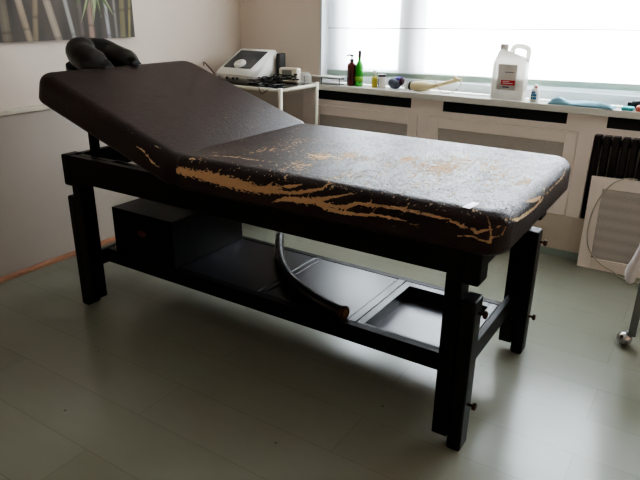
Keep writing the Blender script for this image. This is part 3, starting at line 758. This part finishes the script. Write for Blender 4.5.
bm = B(); lathe(bm, [(.040, 0), (.040, .01), (.034, .016), (.001, .016)], seg=28); bmesh.ops.transform(bm, matrix=MS @ Matrix.Translation((.0, .088, .003)), verts=bm.verts)
dl = obj('dial', bm, M_plwhite, t)
bm = B(); lathe(bm, [(.016, 0), (.015, .006), (.001, .006)], seg=20); bmesh.ops.transform(bm, matrix=MS @ Matrix.Translation((.0, .088, .019)), verts=bm.verts)
obj('dial_cap', bm, M_creamtube, dl)
for i, x in enumerate((-1.30, -1.235, -1.185, -1.15)):
    bm = B(); tube(bm, [(x, yf+.004, TT+.032), (x, yf-.003, TT+.032)], .0075, 10); obj('port', bm, M_plblack if i else M_greymetal, t)
# dark box behind
bm = B(); box(bm, -1.03, -.998, 1.30, 1.365, TT, TT+.175, .006)
tag(obj('power_supply', bm, M_plblack), 'upright black power unit between the console and the small white monitor', 'power unit')
# small white monitor
t = thing('small_monitor', 'small cream desktop device with grey display on the trolley', 'device', (-.93, 1.27, TT))
MM = Matrix.Translation((-.925, 1.28, TT+.001)) @ Matrix.Rotation(.12, 4, 'Z')
bm = B(); box(bm, -.066, .07, 0, .055, 0, .093, .014, 3, M=MM); obj('housing', bm, M_creamtube, t)
bm = B(); box(bm, -.04, .03, -.003, .001, .032, .08, .001, M=MM); obj('display', bm, M_lcd, t)
bm = B(); box(bm, .045, .07, -.003, .002, .05, .06, .001, M=MM); obj('button', bm, M_plblack, t)
# white plug block in front of the console's side
bm = B(); box(bm, -1.06, -1.015, 1.12, 1.16, TT, TT+.035, .006, 3)
tag(obj('plug_adapter', bm, M_plwhite), 'small white plug adapter among black cables on the trolley', 'adapter')
# clear dome
bm = B(); lathe(bm, [(.038, 0), (.042, .02), (.04, .05), (.025, .068), (.003, .072)], (-.822, 1.325, TT), 24)
tag(obj('clear_cup', bm, M_clear), 'clear plastic cup at the window end of the trolley', 'cup')
# black cables
rc = random.Random(8)
cables = [('thick black cable coiled beside the small cream device on the trolley', .0045, 3.2, (-.97, 1.17)),
          ('thin black cable looping over the front edge of the trolley top', .003, 2.2, (-1.0, 1.09)),
          ('black lead tangled at the foot of the clear plastic cup', .0035, 2.4, (-.88, 1.2))]
for i, (lb, r_, turns, c_) in enumerate(cables):
    pts = []
    for k in range(int(turns*9)):
        a = k*2*PI/9; R = .055+.02*rc.uniform(-1,1)
        pts.append((c_[0]+R*1.5*math.cos(a)+rc.uniform(-.01,.01), c_[1]+R*.85*math.sin(a), TT+.006+.008*i+.03*abs(math.sin(a*.5+k*.3))*rc.random()+.001*k))
    if i == 1: pts += [(-.93, 1.02, TT+.02), (-.92, .98, TT+.005), (-.9, .975, TT-.03), (-.86, .985, TT-.01), (-.84, 1.02, TT+.02), (-.83,1.1,TT+.012)]
    if i == 0: pts = [(-1.04, 1.03, TT+.012)]+pts
    bm = B(); tube(bm, catmull(pts, 5), r_, 7); tag(obj('black_cable', bm, M_cable), lb, 'cable', 'black cables on the trolley')
bm = B(); tube(bm, catmull([(-1.40,1.03,TT+.1),(-1.43,1.06,TT+.115),(-1.455,1.12,TT+.09),(-1.465,1.2,TT+.02),(-1.466,1.25,TT-.1)], 6), .004, 7)
tag(obj('red_lead', bm, mat('dark_red_cable', hexc(96,40,36), .5)), 'dark red lead curling behind the console by the wall', 'cable')

# ================================================================== things on the sill
Z0 = ZS+.0005
# white wire stand at the left end
t = thing('low_rack', 'low white two-tier rack at the corner end of the window sill', 'rack', (-.8, 1.50, Z0))
bobj('top_shelf', M_plwhite, t, (-.95, -.655, 1.478, 1.55, Z0+.044, Z0+.05), bev=.001)
bobj('back_strip', M_greymetal, t, (-.94, -.665, 1.540, 1.544, Z0+.030, Z0+.044), bev=0)
bobj('bottom_shelf', M_greymetal, t, (-.94, -.665, 1.48, 1.545, Z0, Z0+.004), bev=0)
for x in (-.935, -.80, -.665):
    bm = B(); tube(bm, [(x, 1.484, Z0), (x, 1.484, Z0+.045)], .003, 8); obj('post', bm, M_plblack, t)
# pump bottle
def bottle(name, label, x, y, prof, m, parts=(), sy=1, group=None):
    t = thing(name, label, 'bottle', (x, y, Z0), group)
    bm = B(); lathe(bm, prof, (x, y, Z0), 24, sy=sy); obj('body', bm, m, t)
    for nm, fn, mm in parts:
        bm = B(); fn(bm); obj(nm, bm, mm, t)
    return t
x, y = -.605, 1.535
bottle('pump_bottle', 'dark red pump bottle with black dispenser head on the sill', x, y, [(.026,0),(.029,.004),(.029,.125),(.024,.137),(.012,.142),(.012,.148)], M_amber, (
    ('pump_head', lambda bm: (lathe(bm, [(.014,.146),(.014,.163),(.005,.165),(.005,.178),(.012,.180),(.011,.19)], (x,y,Z0), 16), tube(bm, [(x,y,Z0+.186),(x-.02,y-.005,Z0+.187),(x-.034,y-.008,Z0+.181)], [.006,.005,.004], 10)), M_plblack),))
x2, y2 = -.552, 1.54
bottle('green_bottle', 'tall green glass bottle with dark red neck beside the pump bottle', x2, y2, [(.024,0),(.026,.004),(.026,.12),(.018,.142),(.009,.155),(.009,.18)], M_green, (
    ('cap', lambda bm: lathe(bm, [(.0105,.178),(.0105,.215),(.009,.218)], (x2,y2,Z0), 16), M_maroon),
    ('label', lambda bm: lathe(bm, [(.0265,.03),(.0265,.06)], (x2,y2,Z0), 24), mat('green_label', hexc(120,180,60), .5)),))
x3, y3 = -.437, 1.535
bottle('oil_bottle', 'small clear bottle of yellow oil with white spray cap on the sill', x3, y3, [(.017,0),(.019,.003),(.019,.055),(.012,.066),(.008,.07)], M_yellow, (
    ('spray_cap', lambda bm: (lathe(bm, [(.0085,.068),(.0085,.085),(.011,.087),(.011,.1),(.006,.104)], (x3,y3,Z0), 16), tube(bm, [(x3,y3,Z0+.095),(x3-.014,y3-.004,Z0+.096)], .003, 8)), M_plwhite),))
t = thing('round_tin', 'small white tin with dark printed side beside the yellow oil bottle', 'tin', (-.388, 1.54, Z0))
bm = B(); lathe(bm, [(.024,0),(.025,.002),(.025,.068),(.024,.07)], (-.388,1.54,Z0), 24); obj('body', bm, M_plwhite, t)
bm = B(); lathe(bm, [(.0257,.07),(.0257,.08),(.02,.083)], (-.388,1.54,Z0), 24); obj('lid', bm, M_plblack, t)
bm = B()
for k in range(10):
    a0, a1 = PI+.25+k*.09, PI+.25+(k+1)*.09
    vs_ = [bm.verts.new((-.388+.0256*math.cos(a), 1.54+.0256*math.sin(a), Z0+z)) for a, z in ((a0,.012),(a1,.012),(a1,.055),(a0,.055))]
    bm.faces.new(vs_)
obj('dark_label', bm, M_ink, t)
x4, y4 = -.412, 1.575
bottle('pink_vial', 'tiny pink tinted vial between the oil bottle and the tin', x4, y4, [(.009,0),(.01,.002),(.01,.06),(.006,.068),(.006,.085)], mat('pink_tint', hexc(214,190,184), .2))
# blue-grey massager, coil, cream massager
t = thing('hand_massager', 'round blue grey hand massager with purple top on the sill', 'massager', (-.30, 1.545, Z0))
bm = B(); ball(bm, (-.30,1.545,Z0+.036), .046, 24, (1.0,.8,.78)); obj('body', bm, M_bluegrey, t)
bm = B(); ball(bm, (-.272,1.545,Z0+.062), .03, 20, (1.15,.8,.5)); obj('top_cap', bm, M_purple, t)
bm = B(); ball(bm, (-.252,1.54,Z0+.05), .021, 16, (.8,1,1.2)); obj('nozzle', bm, M_maroon, t)
bm = B(); pts = []
for k in range(40):
    a = k*2*PI/10; pts.append((-.215+.014*math.cos(a*.33)+k*.0006, 1.535+.012*math.sin(a*.5), Z0+.028+.02*math.sin(a)))
tube(bm, catmull(pts, 4), .0045, 8); tag(obj('coiled_cable', bm, M_plwhite), 'white coiled cable between the hand massager and the cream massager', 'cable')
t = thing('handled_massager', 'cream long handled massager lying on the sill with handle raised', 'massager', (-.1, 1.535, Z0))
pts = [(-.185,1.53,Z0+.028),(-.15,1.53,Z0+.03),(-.10,1.532,Z0+.033),(-.05,1.535,Z0+.036),(.01,1.54,Z0+.052),(.07,1.545,Z0+.072),(.105,1.548,Z0+.083)]
bm = B(); tube(bm, catmull(pts, 6), [.012+.018*math.exp(-((i-9)/9)**2) for i in range(37)], 18); obj('body', bm, M_cream, t)
bm = B(); ball(bm, (.085,1.547,Z0+.09), .013, 14); ball(bm, (.115,1.548,Z0+.082), .011, 14); obj('handle_end', bm, M_cream, t)
bm = B(); tube(bm, [(-.192,1.53,Z0+.03),(-.182,1.53,Z0+.03)], .026, 18); obj('collar', bm, M_plblack, t)
bm = B(); tube(bm, catmull([(-.12,1.53,Z0+.06),(-.1,1.525,Z0+.09),(-.06,1.52,Z0+.1),(-.03,1.52,Z0+.07),(0,1.515,Z0+.03),(.03,1.51,Z0+.004),(.08,1.51,Z0+.01),(.12,1.52,Z0+.04),(.13,1.53,Z0+.07)], 6), .002, 6)
tag(obj('thin_wire', bm, M_greycable), 'thin grey wire looping around the cream massager', 'wire')
# jug
t = thing('plastic_jug', 'large cloudy white plastic jug with grey and red label on the sill', 'jug', (.40, 1.52, Z0))
jx0, jx1, jy0, jy1 = .316, .50, 1.471, 1.569
bm = B()
def rr(x0, x1, y0, y1, z, r, n=5):
    out = []
    for cx_, cy_, a0 in ((x1-r,y1-r,0),(x0+r,y1-r,PI/2),(x0+r,y0+r,PI),(x1-r,y0+r,1.5*PI)):
        for k in range(n+1): a = a0+PI/2*k/n; out.append((cx_+r*math.cos(a), cy_+r*math.sin(a), z))
    return out
secs = [rr(jx0+.006,jx1-.006,jy0+.006,jy1-.006,Z0,.02), rr(jx0,jx1,jy0,jy1,Z0+.008,.024), rr(jx0,jx1,jy0,jy1,Z0+.185,.024), rr(jx0+.004,jx1-.002,jy0+.004,jy1-.004,Z0+.205,.024),
        rr(jx0+.012,jx1-.03,jy0+.018,jy1-.018,Z0+.232,.024), rr(jx0+.018,jx0+.075,jy0+.028,jy1-.028,Z0+.255,.02), rr(jx0+.024,jx0+.064,jy0+.033,jy1-.033,Z0+.262,.018), rr(jx0+.024,jx0+.064,jy0+.033,jy1-.033,Z0+.27,.018)]
rg = [[bm.verts.new(p) for p in s] for s in secs]
for A_, Z_ in zip(rg, rg[1:]):
    for k in range(len(A_)): j = (k+1) % len(A_); f_ = bm.faces.new((A_[k],A_[j],Z_[j],Z_[k])); f_.smooth = True
bm.faces.new(rg[0][::-1]); bm.faces.new(rg[-1])
obj('body', bm, M_jug, t)
bm = B(); lathe(bm, [(.023,.268),(.023,.289),(.021,.292)], (jx0+.044,1.52,Z0), 20); obj('screw_cap', bm, mat('off_white_cap', hexc(206,202,196), .5), t)
bm = B(); tube(bm, catmull([(0.412,1.52,Z0+.238),(0.407,1.52,Z0+.262),(0.422,1.52,Z0+.282),(0.462,1.52,Z0+.282),(0.490,1.52,Z0+.27),(0.494,1.52,Z0+.24),(0.488,1.52,Z0+.2)], 6), .0135, 12); obj('handle', bm, M_jug, t)
lb = bobj('label', M_label, t, (.355, .457, jy0-.0015, jy0+.001, Z0+.055, Z0+.19), bev=0)
bobj('red_band', M_red, lb, (.377, .453, jy0-.0025, jy0-.001, Z0+.082, Z0+.108), bev=0)
bm = B()
for zz, a, b_ in ((.099,.386,.422),(.090,.386,.442)): box(bm, a, b_, jy0-.0032, jy0-.002, Z0+zz, Z0+zz+.0035)
obj('white_text', bm, M_paper, lb)
bm = B(); box(bm, .387, .424, jy0-.0025, jy0-.001, Z0+.068, Z0+.074); box(bm, .392, .442, jy0-.0025, jy0-.001, Z0+.148, Z0+.151); obj('dark_text', bm, M_ink, lb)
# small blue and white bottle
x5, y5 = .560, 1.50
bottle('small_bottle', 'small white bottle with blue print next to the jug', x5, y5, [(.023,0),(.025,.003),(.025,.06),(.013,.072),(.01,.075)], M_plwhite, (
    ('cap', lambda bm: lathe(bm, [(.0105,.074),(.0105,.092),(.009,.094)], (x5,y5,Z0), 16), M_plwhite),
    ('blue_print', lambda bm: [box(bm, x5+a-.004, x5+a+.004, y5-.0265, y5-.022, Z0+z, Z0+z+.011) for a in (-.010, .001, .010) for z in (.018, .034, .048) if not (a > .005 and z > .04)], M_blue),
    ('red_dot', lambda bm: tube(bm, [(x5+.004,y5-.008,Z0+.078),(x5+.004,y5-.0125,Z0+.078)], .004, 10), M_red)))
# towel
bm = B(); nx_, ny_ = 56, 24
def towel_z(u, v, top):
    e = min(1, (1-abs(2*u-1))*7)*min(1, (1-abs(2*v-1))*4); e = math.sqrt(max(0, e))
    if not top: return .0
    return e*(.018+.012*noise.noise(Vector((u*7, v*3, 1.3)))+.014*math.exp(-((u-.18)/.14)**2)+.006*math.sin(u*9+v*4))
grid = {}
for tp in (0, 1):
    for i in range(nx_+1):
        for j in range(ny_+1):
            u, v = i/nx_, j/ny_
            xx = .635+.325*u+.008*noise.noise(Vector((v*5, 2, 0)))
            yy = 1.472+.1*v-.006*u+.008*noise.noise(Vector((u*6, 7, 0)))
            grid[tp, i, j] = bm.verts.new((xx, yy, Z0+.001+max(0, towel_z(u, v, tp))))
for i in range(nx_):
    for j in range(ny_):
        f_ = bm.faces.new([grid[1, a, b_] for a, b_ in ((i,j),(i+1,j),(i+1,j+1),(i,j+1))]); f_.smooth = True
        bm.faces.new([grid[0, a, b_] for a, b_ in ((i,j),(i,j+1),(i+1,j+1),(i+1,j))])
bmesh.ops.remove_doubles(bm, verts=bm.verts, dist=.0003)
tag(obj('folded_towel', bm, M_towel), 'pale blue towel lying crumpled along the sill edge', 'towel')
bm = B(); box(bm, .995, 1.052, 1.472, 1.53, Z0, Z0+.018, .007, 3)
tag(obj('cleaning_cloth', bm, M_teal), 'small folded turquoise cloth at the right of the pale blue towel', 'cloth')
t = thing('hair_clipper', 'black handheld device lying behind the turquoise cloth', 'device', (1.14, 1.56, Z0))
bm = B(); tube(bm, catmull([(1.03,1.56,Z0+.022),(1.08,1.56,Z0+.026),(1.2,1.56,Z0+.025),(1.27,1.56,Z0+.02)], 5), [.014,.018,.02,.02,.021,.021,.021,.021,.02,.02,.02,.019,.018,.018,.016,.014], 14); obj('body', bm, M_plblack, t)
bm = B(); box(bm, 1.012, 1.03, 1.548, 1.572, Z0+.01, Z0+.034, .003); obj('head', bm, M_plblack, t)
bm = B(); box(bm, 1.06, 1.17, 1.472, 1.52, Z0, Z0+.028, .009, 3)
tag(obj('pink_case', bm, M_pink), 'coral pink case in front of the black handheld device', 'case')

# ================================================================== cart at the right edge
t = thing('equipment_cart', 'grey metal cart leg on a chrome ball caster at the right edge', 'cart', (1.5, .8, 0))
cx0, cx1, cy0, cy1 = 1.292, 1.72, .64, 1.0
for x, y in ((cx0, cy0), (cx1, cy0), (cx1, cy1), (cx0+.12, cy1)):
    bm = B(); box(bm, x-.015, x+.015, y-.012, y+.012, .052, .74, .003)
    lg = obj('leg', bm, M_greymetal, t)
    bm = B(); ball(bm, (x-.025, y, .031), .031, 24); obj('ball_caster', bm, M_chrome, lg)
    bm = B(); tube(bm, [(x-.025, y, .05), (x-.008, y, .064)], .01, 12); tube(bm, [(x-.025, y-.033, .031), (x-.025, y-.028, .031)], .01, 12); obj('caster_pin', bm, M_greymetal, lg)
for z in (.40, .735): bobj('cart_shelf', M_greymetal, t, (cx0-.01, cx1+.01, cy0-.01, cy1+.01, z, z+.02), bev=.003)
# white cloth hanging off the lower shelf
bm = B()
pts = [(1.262,.61,.475),(1.258,.606,.43),(1.25,.60,.385),(1.243,.598,.34),(1.248,.598,.30)]
tube(bm, catmull([(1.275,.607,.745),(1.268,.604,.62)]+pts, 6), [.022,.021,.02,.019,.018,.017,.017,.017,.017,.016,.016,.016,.016,.016,.016,.017,.018,.019,.02,.021,.022,.023,.024,.025,.027,.029,.03,.031,.031,.031,.031,.030,.029,.028,.025,.021,.014], 16, flat=.7)
tag(obj('hanging_cloth', bm, M_cloth), 'white cotton cloth hanging beside the grey cart leg', 'cloth')

# ================================================================== light
w = bpy.data.worlds.new('sky'); bpy.context.scene.world = w; w.use_nodes = True
nt = w.node_tree; bg = nt.nodes['Background']
tc = nt.nodes.new('ShaderNodeTexCoord'); sp = nt.nodes.new('ShaderNodeSeparateXYZ'); nt.links.new(tc.outputs['Generated'], sp.inputs[0])
mr = nt.nodes.new('ShaderNodeMapRange'); nt.links.new(sp.outputs['Z'], mr.inputs[0]); mr.inputs[1].default_value = -.4; mr.inputs[2].default_value = .25
cr = nt.nodes.new('ShaderNodeMix'); cr.data_type = 'RGBA'; nt.links.new(mr.outputs[0], cr.inputs['Factor'])
cr.inputs['A'].default_value = (.66,.66,.62,1); cr.inputs['B'].default_value = (.94,.97,1.07,1)
nt.links.new(cr.outputs['Result'], bg.inputs['Color']); bg.inputs['Strength'].default_value = SKY
pl = bpy.data.lights.new('window_portal', 'AREA'); pl.shape = 'RECTANGLE'; pl.size = WX1-WX0; pl.size_y = WZ1-ZS; pl.cycles.is_portal = True
po = bpy.data.objects.new('window_portal', pl); C.objects.link(po); po.location = ((WX0+WX1)/2, YW+.29, (ZS+WZ1)/2); po.rotation_euler = (-PI/2, 0, 0)
# ================================================================== camera
cam = bpy.data.cameras.new('camera'); co = bpy.data.objects.new('camera', cam); C.objects.link(co)
yaw, pitch, roll, foc = .5690453, -.3672173, .0113557, 606.3477
fw = Vector((-math.sin(yaw)*math.cos(pitch), math.cos(yaw)*math.cos(pitch), math.sin(pitch)))
r0 = Vector((math.cos(yaw), math.sin(yaw), 0)); u0 = r0.cross(fw)
r1 = r0*math.cos(roll)+u0*math.sin(roll); u1 = -r0*math.sin(roll)+u0*math.cos(roll)
co.matrix_world = Matrix(((r1.x,u1.x,-fw.x,1.390437),(r1.y,u1.y,-fw.y,-1.937028),(r1.z,u1.z,-fw.z,1.318835),(0,0,0,1)))
cam.sensor_width = 36; cam.sensor_fit = 'HORIZONTAL'; cam.lens = 36*foc/640; cam.clip_start = .05
bpy.context.scene.camera = co
vs = bpy.context.scene.view_settings; vs.view_transform = VT; vs.look = LOOK; vs.exposure = EXPO
